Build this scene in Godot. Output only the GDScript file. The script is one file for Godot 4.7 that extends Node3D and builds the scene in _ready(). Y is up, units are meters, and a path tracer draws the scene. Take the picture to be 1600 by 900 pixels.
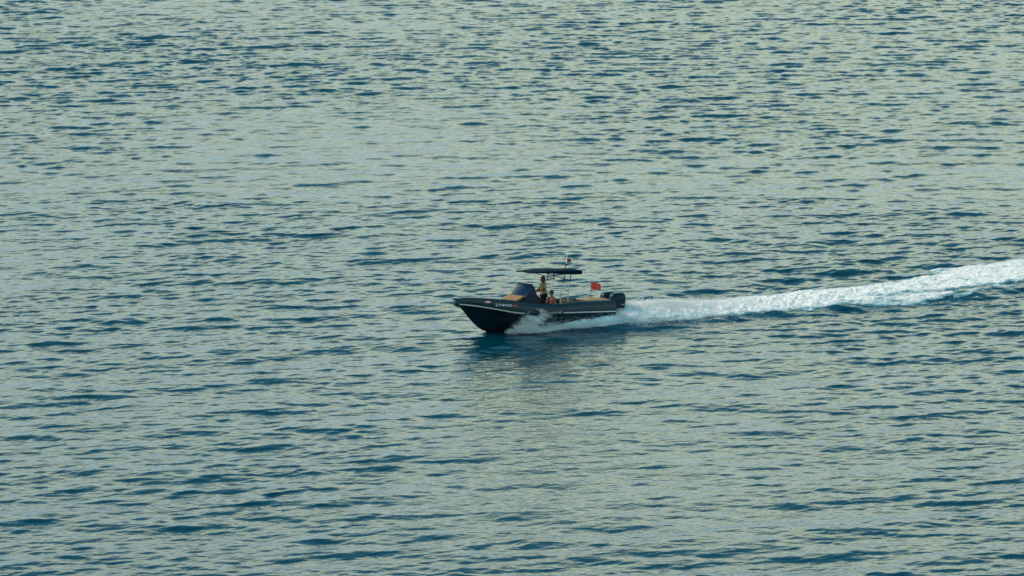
extends Node3D

# ---------------------------------------------------------------- layout
const CAM_HEIGHT := 34.7
const CAM_PITCH := 9.5
const STERN := Vector3(4.058, 0.0, -198.465)      # transom of the boat on the water
const HEADING := 29.0                              # degrees towards the shore the picture is taken from
const AFT := Vector3(0.8746, 0.0, -0.4848)         # along the wake, away from the boat
const SIDE := Vector3(0.4848, 0.0, 0.8746)         # across the wake, port side

const TILE := 512
const TEXEL := 0.125
const RIPPLE := 0.065                               # rms slope of the finest ripples

var M := {}
var taken := {}
var rng := RandomNumberGenerator.new()
var tile_h := PackedFloat32Array()
var tile_x := PackedFloat32Array()
var tile_z := PackedFloat32Array()
var gust := FastNoiseLite.new()
var lump := FastNoiseLite.new()
var fray := FastNoiseLite.new()
var boat_xf: Transform3D


func _ready() -> void:
	rng.seed = 20
	camera_and_light()
	materials()
	noises()
	make_tiles()
	boat_xf = Transform3D(Basis(Vector3.UP, deg_to_rad(180.0 + HEADING)) * Basis(Vector3(0, 0, 1), deg_to_rad(3.5)) * Basis(Vector3(1, 0, 0), deg_to_rad(5.0)), STERN)
	build_water()
	build_foam()
	build_spray()
	build_boat()
	build_flags()
	build_people()


func camera_and_light() -> void:
	var cam := Camera3D.new()
	cam.name = "camera"
	cam.position = Vector3(0, CAM_HEIGHT, 0)
	cam.rotation_degrees.x = -CAM_PITCH
	cam.fov = rad_to_deg(2.0 * atan(450.0 / 7000.0))
	cam.near = 1.0
	cam.far = 12000.0
	add_child(cam)
	cam.current = true

	var sky_mat := ProceduralSkyMaterial.new()
	sky_mat.sky_top_color = Color(0.08, 0.36, 0.54).linear_to_srgb()
	sky_mat.sky_horizon_color = Color(0.42, 0.70, 0.95).linear_to_srgb()
	sky_mat.sky_curve = 0.19
	sky_mat.sky_energy_multiplier = 1.0
	sky_mat.ground_bottom_color = Color(0.10, 0.25, 0.32)
	sky_mat.ground_horizon_color = Color(0.55, 0.6, 0.55)
	sky_mat.sun_angle_max = 1.0
	sky_mat.sky_cover = reflection_veil()
	sky_mat.sky_cover_modulate = Color(1.34, 1.22, 0.40).linear_to_srgb()
	var sky := Sky.new()
	sky.sky_material = sky_mat
	var env := Environment.new()
	env.background_mode = Environment.BG_SKY
	env.sky = sky
	env.tonemap_mode = Environment.TONE_MAPPER_LINEAR
	env.tonemap_exposure = 1.06
	env.sdfgi_enabled = true
	env.ssao_enabled = true
	env.ssil_enabled = true
	var we := WorldEnvironment.new()
	we.name = "environment"
	we.environment = env
	add_child(we)

	var sun := DirectionalLight3D.new()
	sun.name = "sun"
	sun.light_color = Color(1.0, 0.90, 0.80)
	sun.light_energy = 1.05
	sun.light_angular_distance = 14.0
	sun.shadow_enabled = true
	add_child(sun)
	sun.look_at_from_position(Vector3(-0.8, 0.55, -0.30) * 100.0, Vector3.ZERO)


func reflection_veil() -> ImageTexture:
	# unseen low band of cloud, added and shaped to colour the water's reflections
	var w := 512
	var h := 256
	var n := FastNoiseLite.new()
	n.seed = 11
	n.frequency = 2.6
	n.fractal_octaves = 5
	var im := Image.create(w, h, false, Image.FORMAT_RGBA8)
	for y in h / 2:
		var up := PI / 2 - PI * (y + 0.5) / h
		var e := rad_to_deg(up)
		var veil := smoothstep(2.5, 12.0, e) * (1.0 - smoothstep(12.0, 25.0, e))
		for x in w:
			var a := TAU * x / w
			var d := Vector3(cos(a) * cos(up), sin(up) * 2.4, sin(a) * cos(up))
			var c := clampf(0.75 + 0.75 * n.get_noise_3dv(d), 0.0, 1.0) * veil
			im.set_pixel(x, y, Color(1, 1, 1, c))
	return ImageTexture.create_from_image(im)


# ---------------------------------------------------------------- materials
func mat(called: String, lin: Color, rough: float, spec := 0.5, metal := 0.0) -> StandardMaterial3D:
	var m := StandardMaterial3D.new()
	m.resource_name = called
	m.albedo_color = lin.linear_to_srgb()
	m.roughness = rough
	m.metallic = metal
	m.metallic_specular = spec
	M[called] = m
	return m


func materials() -> void:
	mat("water", Color(0.0, 0.040, 0.066), 0.11, 0.36)
	mat("foam", Color(1, 1, 1), 0.9, 0.3).vertex_color_use_as_albedo = true
	mat("spray", Color(0.90, 0.88, 0.86), 0.7, 0.3)
	mat("hull", Color(0.004, 0.017, 0.026), 0.25, 0.42)
	mat("bulwark", Color(0.008, 0.036, 0.052), 0.30, 0.4)
	mat("cream", Color(0.62, 0.56, 0.44), 0.45)
	mat("grey_mark", Color(0.34, 0.37, 0.36), 0.5)
	mat("white", Color(0.72, 0.74, 0.73), 0.4)
	mat("navy", Color(0.006, 0.018, 0.026), 0.45, 0.35)
	mat("canopy", Color(0.004, 0.016, 0.030), 0.9, 0.15)
	mat("cowl", Color(0.003, 0.026, 0.046), 0.25, 0.3)
	mat("deck", Color(0.16, 0.15, 0.13), 0.7)
	mat("tan", Color(0.30, 0.165, 0.065), 0.75, 0.35)
	mat("tan_pale", Color(0.24, 0.18, 0.10), 0.75, 0.35)
	mat("dark_and_shaded_metal", Color(0.015, 0.018, 0.02), 0.35)
	mat("steel", Color(0.62, 0.63, 0.62), 0.22, 0.5, 1.0)
	mat("black", Color(0.006, 0.006, 0.007), 0.5)
	mat("red", Color(0.86, 0.014, 0.012), 0.7, 0.3)
	mat("dark_red", Color(0.42, 0.018, 0.010), 0.7, 0.3)
	mat("gold", Color(0.82, 0.14, 0.03), 0.7, 0.3)
	mat("coral", Color(0.42, 0.11, 0.07), 0.8, 0.3)
	mat("skin", Color(0.15, 0.065, 0.04), 0.55, 0.4)
	mat("skin_fair", Color(0.24, 0.11, 0.07), 0.55, 0.4)
	mat("hair", Color(0.018, 0.010, 0.007), 0.6)
	mat("shirt", Color(0.38, 0.30, 0.15), 0.85, 0.3)
	mat("shorts", Color(0.012, 0.013, 0.018), 0.85, 0.3)
	mat("cloth_white", Color(0.62, 0.62, 0.60), 0.85, 0.3)
	mat("lip", Color(0.25, 0.06, 0.05), 0.5)
	var g := mat("tinted_glass", Color(0.002, 0.016, 0.055), 0.2, 0.18)
	g.transparency = BaseMaterial3D.TRANSPARENCY_ALPHA
	g.albedo_color.a = 0.97
	for k in ["red", "dark_red"]:
		M[k].backlight_enabled = true
		M[k].backlight = Color(0.6, 0.6, 0.6)
	# fine cloth and gelcoat unevenness
	var n := NoiseTexture2D.new()
	var fn := FastNoiseLite.new()
	fn.seed = 5
	fn.frequency = 0.02
	fn.fractal_octaves = 5
	n.noise = fn
	n.width = 256
	n.height = 256
	n.seamless = true
	for k in ["tan", "tan_pale", "deck", "shirt"]:
		M[k].heightmap_enabled = false
		M[k].roughness_texture = n
		M[k].roughness_texture_channel = BaseMaterial3D.TEXTURE_CHANNEL_RED
		M[k].roughness = minf(1.0, M[k].roughness * 1.6)
		M[k].uv1_triplanar = true
		M[k].uv1_scale = Vector3(2, 2, 2)


func noises() -> void:
	gust.seed = 3
	gust.frequency = 0.022
	gust.fractal_octaves = 3
	lump.seed = 9
	lump.frequency = 0.9
	lump.fractal_octaves = 4
	fray.seed = 14
	fray.frequency = 0.32
	fray.fractal_octaves = 5


# ---------------------------------------------------------------- node helpers
func numbered(called: String) -> String:
	var n: int = taken.get(called, 0)
	taken[called] = n + 1
	return called if n == 0 else "%s_%03d" % [called, n]


func tag(o: Node, label: String, category: String, group := "") -> void:
	o.set_meta("label", label)
	o.set_meta("category", category)
	if group:
		o.set_meta("group", group)


func part(called: String, mesh: Mesh, m: Material, parent: Node, at := Vector3.ZERO) -> MeshInstance3D:
	var o := MeshInstance3D.new()
	o.name = called
	o.mesh = mesh
	o.material_override = m
	o.position = at
	parent.add_child(o, true)
	return o


func mesh_of(v: PackedVector3Array, idx: PackedInt32Array, smooth := true, colors := PackedColorArray()) -> ArrayMesh:
	var st := SurfaceTool.new()
	st.begin(Mesh.PRIMITIVE_TRIANGLES)
	st.set_smooth_group(0 if smooth else -1)
	if smooth:
		for k in v.size():
			if colors.size():
				st.set_color(colors[k])
			st.add_vertex(v[k])
		for i in idx:
			st.add_index(i)
	else:
		for i in idx:
			st.add_vertex(v[i])
	st.generate_normals()
	return st.commit()


func loft(rows: Array, close_ring := false, caps := false, smooth := true) -> ArrayMesh:
	var v := PackedVector3Array()
	var idx := PackedInt32Array()
	var w: int = rows[0].size()
	for r in rows:
		for p in r:
			v.append(p)
	var last := w if close_ring else w - 1
	for i in rows.size() - 1:
		for j in last:
			var a := i * w + j
			var b := i * w + (j + 1) % w
			idx.append_array([a, a + w, b, b, a + w, b + w])
	if caps:
		for e in [0, rows.size() - 1]:
			var c := Vector3.ZERO
			for p in rows[e]:
				c += p
			v.append(c / w)
			var ci := v.size() - 1
			var base := v.size()
			for p in rows[e]:
				v.append(p)
			for j in w:
				var a := base + j
				var b := base + (j + 1) % w
				if e == 0:
					idx.append_array([ci, a, b])
				else:
					idx.append_array([ci, b, a])
	return mesh_of(v, idx, smooth)


func tube(path: Array, r0: float, r1 := -1.0, sides := 10) -> ArrayMesh:
	if r1 < 0.0:
		r1 = r0
	var rows := []
	for i in path.size():
		var d: Vector3 = (path[mini(i + 1, path.size() - 1)] - path[maxi(i - 1, 0)]).normalized()
		var ref := Vector3.UP if absf(d.y) < 0.9 else Vector3.RIGHT
		var a := d.cross(ref).normalized()
		var b := d.cross(a).normalized()
		var r := lerpf(r0, r1, float(i) / maxf(1.0, path.size() - 1))
		var ring := []
		for k in sides:
			var t := TAU * k / sides
			ring.append(path[i] + (a * cos(t) + b * sin(t)) * r)
		rows.append(ring)
	return loft(rows, true, true)


func rounded_ring(cx: float, cz: float, hx: float, hz: float, y: float, r: float, n := 4) -> Array:
	var ring := []
	for q in 4:
		var sx: float = [1, -1, -1, 1][q]
		var sz: float = [1, 1, -1, -1][q]
		for k in n + 1:
			var t := PI / 2 * (q + float(k) / n)
			ring.append(Vector3(cx + sx * (hx - r) + cos(t) * r, y, cz + sz * (hz - r) + sin(t) * r))
	return ring


func pad(c: Vector3, size: Vector3, r := 0.04, edge := 0.025) -> ArrayMesh:
	var h := size / 2
	var rows := []
	for e in [[-h.y, edge], [-h.y + edge * 0.3, edge * 0.3], [-h.y + edge, 0.0], [h.y - edge, 0.0], [h.y - edge * 0.3, edge * 0.3], [h.y, edge]]:
		rows.append(rounded_ring(c.x, c.z, h.x - e[1], h.z - e[1], c.y + e[0], maxf(0.005, minf(r, minf(h.x, h.z) - e[1] - 0.001)), 3))
	return loft(rows, true, true)


func lathe(profile: Array, at := Vector3.ZERO, sides := 20) -> ArrayMesh:
	var rows := []
	for p in profile:
		var ring := []
		for k in sides:
			var t := TAU * k / sides
			ring.append(at + Vector3(cos(t) * p.x, p.y, sin(t) * p.x))
		rows.append(ring)
	return loft(rows, true, true)


# ---------------------------------------------------------------- sea surface
func fft_rows(re: PackedFloat64Array, im: PackedFloat64Array, n: int) -> void:
	var rev := PackedInt32Array()
	rev.resize(n)
	var bits := int(round(log(n) / log(2.0)))
	for i in n:
		var x := i
		var y := 0
		for b in bits:
			y = (y << 1) | (x & 1)
			x >>= 1
		rev[i] = y
	var cs := PackedFloat64Array()
	var sn := PackedFloat64Array()
	cs.resize(n / 2)
	sn.resize(n / 2)
	for i in n / 2:
		cs[i] = cos(TAU * i / n)
		sn[i] = sin(TAU * i / n)
	for row in n:
		var o := row * n
		for i in n:
			var j := rev[i]
			if j > i:
				var t := re[o + i]
				re[o + i] = re[o + j]
				re[o + j] = t
				t = im[o + i]
				im[o + i] = im[o + j]
				im[o + j] = t
		var half := 1
		while half < n:
			var step := n / (2 * half)
			for start in range(o, o + n, 2 * half):
				var w := 0
				for a in range(start, start + half):
					var b := a + half
					var c := cs[w]
					var s := sn[w]
					var br := re[b]
					var bi := im[b]
					var tr := br * c - bi * s
					var ti := br * s + bi * c
					re[b] = re[a] - tr
					im[b] = im[a] - ti
					re[a] += tr
					im[a] += ti
					w += step
			half *= 2


func flip(a: PackedFloat64Array, n: int) -> PackedFloat64Array:
	var b := PackedFloat64Array()
	b.resize(n * n)
	for i in n:
		var o := i * n
		for j in n:
			b[j * n + i] = a[o + j]
	return b


func fft2(re: PackedFloat64Array, im: PackedFloat64Array, n: int) -> Array:
	fft_rows(re, im, n)
	re = flip(re, n)
	im = flip(im, n)
	fft_rows(re, im, n)
	return [flip(re, n), flip(im, n)]


func make_tiles() -> void:
	# A wind sea on a periodic tile: heights, and the sideways pull that sharpens crests.
	var n := TILE
	var size := n * TEXEL
	var hr := PackedFloat64Array()
	var hi := PackedFloat64Array()
	var dr := PackedFloat64Array()
	var di := PackedFloat64Array()
	for a in [hr, hi, dr, di]:
		a.resize(n * n)
	hr.resize(n * n)
	hi.resize(n * n)
	dr.resize(n * n)
	di.resize(n * n)
	hr.fill(0)
	hi.fill(0)
	dr.fill(0)
	di.fill(0)
	var kp := TAU / 3.8
	var wind := Vector2(0.24, 0.97).normalized()
	var r := RandomNumberGenerator.new()
	r.seed = 77
	for iz in range(0, n / 2 + 1):
		for ix in n:
			var fx := ix if ix < n / 2 else ix - n
			var fz := iz
			if iz == 0 and fx <= 0 or iz == n / 2 or ix == n / 2:
				continue
			var kx := TAU * fx / size
			var kz := TAU * fz / size
			var k := sqrt(kx * kx + kz * kz)
			if k > 24.0:
				continue
			var c := absf(kx * wind.x + kz * wind.y) / k
			var s := pow(k, -3.3) * exp(-pow(kp / k, 2.4)) * (0.07 + 0.93 * pow(c, 5.0)) * exp(-pow(k * 0.045, 2.0))
			var amp := sqrt(s)
			var ph := r.randf() * TAU
			amp *= sqrt(-log(maxf(1e-6, r.randf())))
			var re := amp * cos(ph)
			var im := amp * sin(ph)
			var i := iz * n + ix
			var j := ((n - iz) % n) * n + (n - ix) % n
			hr[i] = re
			hi[i] = im
			hr[j] = re
			hi[j] = -im
			# D = i k/|k| H for x and z, packed as Dx + i Dz
			var ux := kx / k
			var uz := kz / k
			var xr := -im * ux
			var xi := re * ux
			var zr := -im * uz
			var zi := re * uz
			dr[i] = xr - zi
			di[i] = xi + zr
			dr[j] = xr + zi
			di[j] = -xi + zr
	var h := fft2(hr, hi, n)
	var d := fft2(dr, di, n)
	var hh: PackedFloat64Array = h[0]
	var sum := 0.0
	for i in n * n:
		var right := (i / n) * n + (i + 1) % n
		var down := (i + n) % (n * n)
		var a := (hh[right] - hh[i]) / TEXEL
		var b := (hh[down] - hh[i]) / TEXEL
		sum += a * a + b * b
	var scale := 1.0 / sqrt(sum / (n * n))     # unit rms slope
	tile_h.resize(n * n)
	tile_x.resize(n * n)
	tile_z.resize(n * n)
	for i in n * n:
		tile_h[i] = hh[i] * scale
		tile_x[i] = d[0][i] * scale
		tile_z[i] = d[1][i] * scale


func smooth(a: float, b: float, x: float) -> float:
	return smoothstep(a, b, x)


func wake_half(s: float) -> Vector2:
	# far and near edge of the foam, across the wake, s metres behind the transom
	var far := -1.35 - 0.055 * maxf(0.0, s - 6.0) - 1.7 * smoothstep(17.6, 21.5, s)
	var near := 1.95 + 0.15 * smoothstep(0.0, 3.0, s) + 0.02 * s - 1.0 * smoothstep(18.0, 25.0, s)
	return Vector2(far, near)


func wake_lift(x: float, z: float) -> float:
	# the boat's own waves: a hollow and a shoulder beside the wake, and the hump of the wake itself
	var rx := x - STERN.x
	var rz := z - STERN.z
	var s := rx * AFT.x + rz * AFT.z
	var t := rx * SIDE.x + rz * SIDE.z
	if s < -9.0 or absf(t) > 14.0:
		return 0.0
	var e := wake_half(maxf(s, 0.0))
	var on := smoothstep(-4.5, 1.0, s)
	var gap := maxf(t - e.y, e.x - t)       # distance outside the foam
	var y := 0.0
	y += 0.15 * on * (1.0 - smoothstep(-0.5, 1.1, gap))
	y -= 0.06 * on * exp(-pow((gap - 1.7) / 0.9, 2.0))
	# diverging bow waves
	var back := s + 6.0
	if back > 0.0:
		for sg in [-1.0, 1.0]:
			var arm := 0.6 + back * 0.30
			var q: float = (sg * t - arm) / (0.7 + back * 0.02)
			y += (0.035 + 0.05 * smoothstep(6.0, 14.0, back)) * exp(-q * q) * smoothstep(0.0, 4.0, back) * exp(-back / 40.0) * cos(q * 1.3)
	return y


func sea_point(ix: int, iz: int) -> Vector3:
	var n := TILE
	var x := ix * TEXEL
	var z := iz * TEXEL
	var i := posmod(iz, n) * n + posmod(ix, n)
	# the same sea, turned, at another scale, so that the tile does not show
	var bx := (x * 0.966 + z * 0.259) * 3.7
	var bz := (z * 0.966 - x * 0.259) * 3.7
	var fx := floorf(bx)
	var fz := floorf(bz)
	var ax := bx - fx
	var az := bz - fz
	var x0 := posmod(int(fx), n)
	var z0 := posmod(int(fz), n) * n
	var x1 := (x0 + 1) % n
	var z1 := (z0 + n) % (n * n)
	var b := (tile_h[z0 + x0] * (1.0 - ax) + tile_h[z0 + x1] * ax) * (1.0 - az) + (tile_h[z1 + x0] * (1.0 - ax) + tile_h[z1 + x1] * ax) * az
	var g := 1.0 + 0.75 * gust.get_noise_2d(x, z * 0.5)
	var far_chop := smoothstep(-205.0, -300.0, z)     # shorter, steeper chop added far out, shaped to make the water reflect bluer
	var i2 := posmod(iz * 2 + 77, n) * n + posmod(ix + 31, n)
	var amp := 0.100 * g * (1.0 - 0.25 * far_chop)
	var y := tile_h[i] * amp + b * 0.095 * (0.6 + 0.4 * g)
	y += tile_h[i2] * 0.12 * far_chop * (0.5 + 0.5 * g)
	# low swell
	y += 0.020 * sin(x * 0.16 + z * 0.74 + 1.0) + 0.014 * sin(-x * 0.25 + z * 0.52 + 2.2) + 0.012 * sin(x * 0.42 + z * 0.95)
	y += wake_lift(x, z)
	var lean := tile_h[i] * amp * 1.4       # the wind pushes the crests over towards the shore
	return Vector3(x + tile_x[i] * amp * 0.5 + lean * 0.24, y, z + tile_z[i] * amp * 0.5 + lean * 0.97)


func water_band(x_from: float, x_to: float, z_from: float, z_to: float, step_z: int, v: PackedVector3Array, nn: PackedVector3Array, idx: PackedInt32Array) -> void:
	var i0 := int(round(x_from / TEXEL))
	var i1 := int(round(x_to / TEXEL))
	var j0 := int(round(z_from / TEXEL))
	var j1 := int(round(z_to / TEXEL))
	var w := i1 - i0 + 1
	var rows := (j1 - j0) / step_z + 1
	var base := v.size()
	v.resize(base + w * rows)
	nn.resize(base + w * rows)
	for r in rows:
		var o := base + r * w
		for c in w:
			v[o + c] = sea_point(i0 + c, j0 + r * step_z)
	for r in rows:
		var o := base + r * w
		var up := -w if r > 0 else 0
		var dn := w if r < rows - 1 else 0
		for c in w:
			var l := -1 if c > 0 else 0
			var rr := 1 if c < w - 1 else 0
			nn[o + c] = (v[o + c + dn] - v[o + c + up]).cross(v[o + c + rr] - v[o + c + l]).normalized()
	var at := idx.size()
	idx.resize(at + (w - 1) * (rows - 1) * 6)
	for r in rows - 1:
		var o := base + r * w
		for c in w - 1:
			var a := o + c
			idx[at] = a
			idx[at + 1] = a + 1
			idx[at + 2] = a + w
			idx[at + 3] = a + 1
			idx[at + 4] = a + w + 1
			idx[at + 5] = a + w
			at += 6


func build_water() -> void:
	var v := PackedVector3Array()
	var nn := PackedVector3Array()
	var idx := PackedInt32Array()
	water_band(-50.0, 50.0, -352.0, -236.0, 2, v, nn, idx)
	water_band(-36.0, 36.0, -236.0, -140.0, 1, v, nn, idx)
	# the open sea around, out to the horizon
	var far := 9000.0
	var y := -0.12
	for q in [[-far, far, -far, -351.5], [-far, -49.7, -351.5, -236.2], [49.7, far, -351.5, -236.2], [-far, -35.7, -236.2, -140.3], [35.7, far, -236.2, -140.3], [-far, far, -140.3, far]]:
		var b := v.size()
		v.append_array([Vector3(q[0], y, q[2]), Vector3(q[1], y, q[2]), Vector3(q[1], y, q[3]), Vector3(q[0], y, q[3])])
		for k in 4:
			nn.append(Vector3.UP)
		idx.append_array([b, b + 1, b + 2, b, b + 2, b + 3])
	var arr := []
	arr.resize(Mesh.ARRAY_MAX)
	arr[Mesh.ARRAY_VERTEX] = v
	arr[Mesh.ARRAY_NORMAL] = nn
	arr[Mesh.ARRAY_INDEX] = idx
	var m := ArrayMesh.new()
	m.add_surface_from_arrays(Mesh.PRIMITIVE_TRIANGLES, arr)
	# ripples finer than the mesh
	var lo := 1e9
	var hi := -1e9
	for q in tile_h:
		lo = minf(lo, q)
		hi = maxf(hi, q)
	var im := Image.create(TILE, TILE, false, Image.FORMAT_RF)
	for j in TILE:
		for i in TILE:
			im.set_pixel(i, j, Color((tile_h[j * TILE + i] - lo) / (hi - lo), 0, 0))
	M.water.heightmap_enabled = true
	M.water.heightmap_texture = ImageTexture.create_from_image(im)
	M.water.heightmap_scale = RIPPLE * (hi - lo) * (11.0 / (TILE * TEXEL)) * 100.0
	M.water.uv1_triplanar = true
	M.water.uv1_world_triplanar = true
	M.water.uv1_scale = Vector3.ONE / 11.0
	var o := part("water", m, M.water, self)
	o.set_meta("kind", "structure")
	o.set_meta("label", "rippled teal sea reflecting a pale evening sky")


func sea_height(x: float, z: float) -> float:
	return sea_point(int(round(x / TEXEL)), int(round(z / TEXEL))).y


func foam_cover(s: float, t: float) -> float:
	# how much foam lies s metres behind the transom and t metres across (port positive); under zero is open water
	var n := fray.get_noise_2d(s * 0.36, t * 1.5)
	var fine := fray.get_noise_2d(s * 1.9 + 90.0, t * 5.5)
	if s < 0.0:
		var a := absf(t)
		var outer := 1.02 + 0.95 * pow(clampf((s + 5.3) / 5.3, 0.0, 1.0), 1.3)
		return minf(a - 0.75, outer - a) * 2.2 + 0.55 * n + 0.25 * fine - 0.1 + smoothstep(-5.5, -4.0, s) * 0.3 - 0.6 * (1.0 - smoothstep(-5.6, -4.6, s))
	var e := wake_half(s)
	var d := minf(t - e.x, e.y - t)
	var old := smoothstep(4.0, 22.0, s)
	var c := minf((d + 0.35 * old) * lerpf(1.15, 0.7, old), 1.0) + lerpf(0.6, 0.85, old) * n + lerpf(0.34, 0.55, old) * fine
	# older foam opens up between the strands the two engines leave
	var gap := 0.75 * smoothstep(11.0, 16.0, s) * exp(-pow((t - (e.y - 0.95)) / 0.30, 2.0))
	gap += 0.45 * smoothstep(14.0, 22.0, s) * exp(-pow((t + 0.2) / 0.5, 2.0))
	return c - gap - 0.10 * smoothstep(6.0, 24.0, s)


func build_foam() -> void:
	var step := 0.07
	var s0 := -5.8
	var s1 := 44.0
	var t0 := -6.6
	var t1 := 3.6
	var w := int((t1 - t0) / step) + 1
	var rows := int((s1 - s0) / step) + 1
	var v := PackedVector3Array()
	v.resize(w * rows)
	var tint := PackedColorArray()
	tint.resize(w * rows)
	var thin_foam := Color(0.16, 0.34, 0.37)       # aerated water under a thin lace of bubbles
	var thick_foam := Color(0.88, 0.86, 0.83)
	var keep := PackedByteArray()
	keep.resize(w * rows)
	for r in rows:
		var s := s0 + r * step
		for c in w:
			var t := t0 + c * step
			var cover := foam_cover(s, t)
			keep[r * w + c] = 1 if cover > -0.45 else 0
			var lace := fray.get_noise_2d(s * 3.0 + 40.0, t * 11.0 + 7.0)
			tint[r * w + c] = thin_foam.lerp(thick_foam, smoothstep(-0.05, 0.62, cover + 0.9 * lace))
			var p := STERN + AFT * s + SIDE * t
			if cover <= -0.45:
				v[r * w + c] = p
				continue
			var young := exp(-maxf(0.0, s - 1.0) / 9.0)
			var y := sea_height(p.x, p.z) + clampf((cover - 0.12) * 0.32, -0.25, 0.05)
			if cover > 0.0:
				var bumps := lump.get_noise_3d(p.x * 1.6, p.z * 1.6, 0.0) + 0.7 * lump.get_noise_2d(p.x * 5.0, p.z * 5.0)
				y += minf(cover, 1.0) * bumps * (0.07 + 0.12 * young)
				if s > 0.0:
					var across := (t - 0.25) / 1.5
					y += minf(cover, 1.0) * (0.34 * exp(-pow((s - 2.2) / 2.6, 2.0)) + 0.14 * young) * exp(-across * across)
				else:
					y += minf(cover, 1.0) * 0.22 * smoothstep(-4.5, -0.5, s)
			v[r * w + c] = Vector3(p.x, y, p.z)
	var at := PackedInt32Array()
	at.resize(w * rows)
	at.fill(-1)
	var vv := PackedVector3Array()
	var cc := PackedColorArray()
	var idx := PackedInt32Array()
	for r in rows - 1:
		for c in w - 1:
			var a := r * w + c
			if keep[a] and keep[a + 1] and keep[a + w] and keep[a + w + 1]:
				for q in [a, a + 1, a + w, a + w + 1]:
					if at[q] < 0:
						at[q] = vv.size()
						vv.append(v[q])
						cc.append(tint[q])
				idx.append_array([at[a], at[a + w], at[a + 1], at[a + 1], at[a + w], at[a + w + 1]])
	var o := part("wake_foam", mesh_of(vv, idx, true, cc), M.foam, self)
	o.set_meta("kind", "stuff")
	tag(o, "white churned foam of the wake trailing behind the motor boat", "wake")


func build_spray() -> void:
	var r := RandomNumberGenerator.new()
	r.seed = 41
	var places: Array[Transform3D] = []
	var bow_dir := -AFT
	# sheets thrown out from under the bow on both sides
	for k in 42000:
		var port := 1.0 if k % 3 else -1.0
		var from := 5.5 - 5.2 * pow(r.randf(), 1.15)
		var tau := pow(r.randf(), 0.75) * 0.46
		var gustiness := 0.75 + 0.5 * fray.get_noise_2d(from * 2.2, port * 30.0 + 7.0)
		var out := 0.78 + 0.30 * clampf((4.6 - from) / 3.0, 0.0, 1.0)
		var vo := r.randf_range(0.6, 2.6) * gustiness
		var vy := absf(r.randfn(0.0, 1.0)) * 1.25 * gustiness + 0.5
		var along := from - 5.0 * tau
		var across := port * (out + vo * tau)
		var y := 0.04 + vy * tau - 4.9 * tau * tau + r.randfn(0.0, 0.04)
		var p := STERN + bow_dir * along + SIDE * across
		if along < -2.0 or y < -0.05:
			continue
		add_drop(places, p + Vector3(0, y, 0), r, 1.0)
	# the cloud of fine drops that hangs where the sheet breaks up
	for k in 100000:
		var from := r.randfn(4.25, 0.62)
		var lift := minf(absf(r.randfn(0.0, 0.8)), 2.6)
		var y := 0.06 + lift * 0.52 * exp(-pow((from - 4.1) / 1.0, 2.0))
		var thin := fray.get_noise_3d(from * 3.6 - y * 3.0, y * 7.0, 8.0)
		if r.randf() > 0.12 + 2.2 * thin or from > 5.5:
			continue
		var across := 1.22 - 0.3 * smoothstep(4.2, 5.4, from) + absf(r.randfn(0.0, 0.24))
		add_drop(places, STERN + bow_dir * from + SIDE * across + Vector3(0, y, 0), r, 0.62)
	# fine mist blown back along the hull
	for k in 40000:
		var from := r.randf_range(-0.6, 4.3)
		var y := 0.10 + minf(absf(r.randfn(0.0, 0.8)), 2.6) * 0.17
		var thin := fray.get_noise_3d(from * 2.4 - y * 3.0, y * 6.0, 28.0)
		if r.randf() > 0.18 + 1.6 * thin:
			continue
		add_drop(places, STERN + bow_dir * from + SIDE * r.randf_range(1.35, 1.95) + Vector3(0, y, 0), r, 0.62)
	# low white water running along the sides
	for k in 60000:
		var port := 1.0 if k % 3 else -1.0
		var from := 4.6 * pow(r.randf(), 0.8)
		var grow := clampf((4.8 - from) / 4.8, 0.0, 1.0)
		var across := port * (0.95 + r.randf() * (0.25 + 0.75 * grow))
		var p := STERN + bow_dir * from + SIDE * across
		var y := absf(r.randfn(0.0, 1.0)) * (0.05 + 0.13 * grow)
		add_drop(places, p + Vector3(0, y, 0), r, 1.1)
	# the rooster tail behind the engines
	for k in 80000:
		var s := absf(r.randfn(0.0, 1.0)) * 3.6 + 0.1
		var t := r.randfn(0.25, 0.85)
		var hump := 0.40 * exp(-pow((s - 2.4) / 2.9, 2.0)) + 0.12
		var y := hump * exp(-pow((t - 0.25) / 1.5, 2.0)) * r.randf_range(0.3, 1.18) + absf(r.randfn(0.0, 0.07))
		add_drop(places, STERN + AFT * s + SIDE * t + Vector3(0, y + 0.1, 0), r, 1.1)
	# bubbles and drops tossed along the wake
	for k in 30000:
		var s := r.randf_range(3.0, 34.0)
		var t := r.randf_range(-5.2, 2.6)
		if foam_cover(s, t) < 0.25:
			continue
		var p := STERN + AFT * s + SIDE * t
		add_drop(places, p + Vector3(0, sea_height(p.x, p.z) + 0.04 + absf(r.randfn(0.0, 0.09)) * exp(-s / 14.0), 0), r, 0.9)
	var drop := SphereMesh.new()
	drop.radius = 1.0
	drop.height = 2.0
	drop.radial_segments = 6
	drop.rings = 3
	var mm := MultiMesh.new()
	mm.transform_format = MultiMesh.TRANSFORM_3D
	mm.mesh = drop
	mm.instance_count = places.size()
	for i in places.size():
		mm.set_instance_transform(i, places[i])
	var o := MultiMeshInstance3D.new()
	o.name = "spray"
	o.multimesh = mm
	o.material_override = M.spray
	o.set_meta("kind", "stuff")
	tag(o, "white water spray thrown up along the hull and behind the engines", "spray")
	add_child(o)


func add_drop(places: Array[Transform3D], p: Vector3, r: RandomNumberGenerator, size: float) -> void:
	var q := size * (0.0035 + 0.010 * pow(r.randf(), 2.5))
	places.append(Transform3D(Basis(Vector3.UP, HEADING) * Basis.from_scale(Vector3(q * 1.7, q, q)), p))


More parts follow.
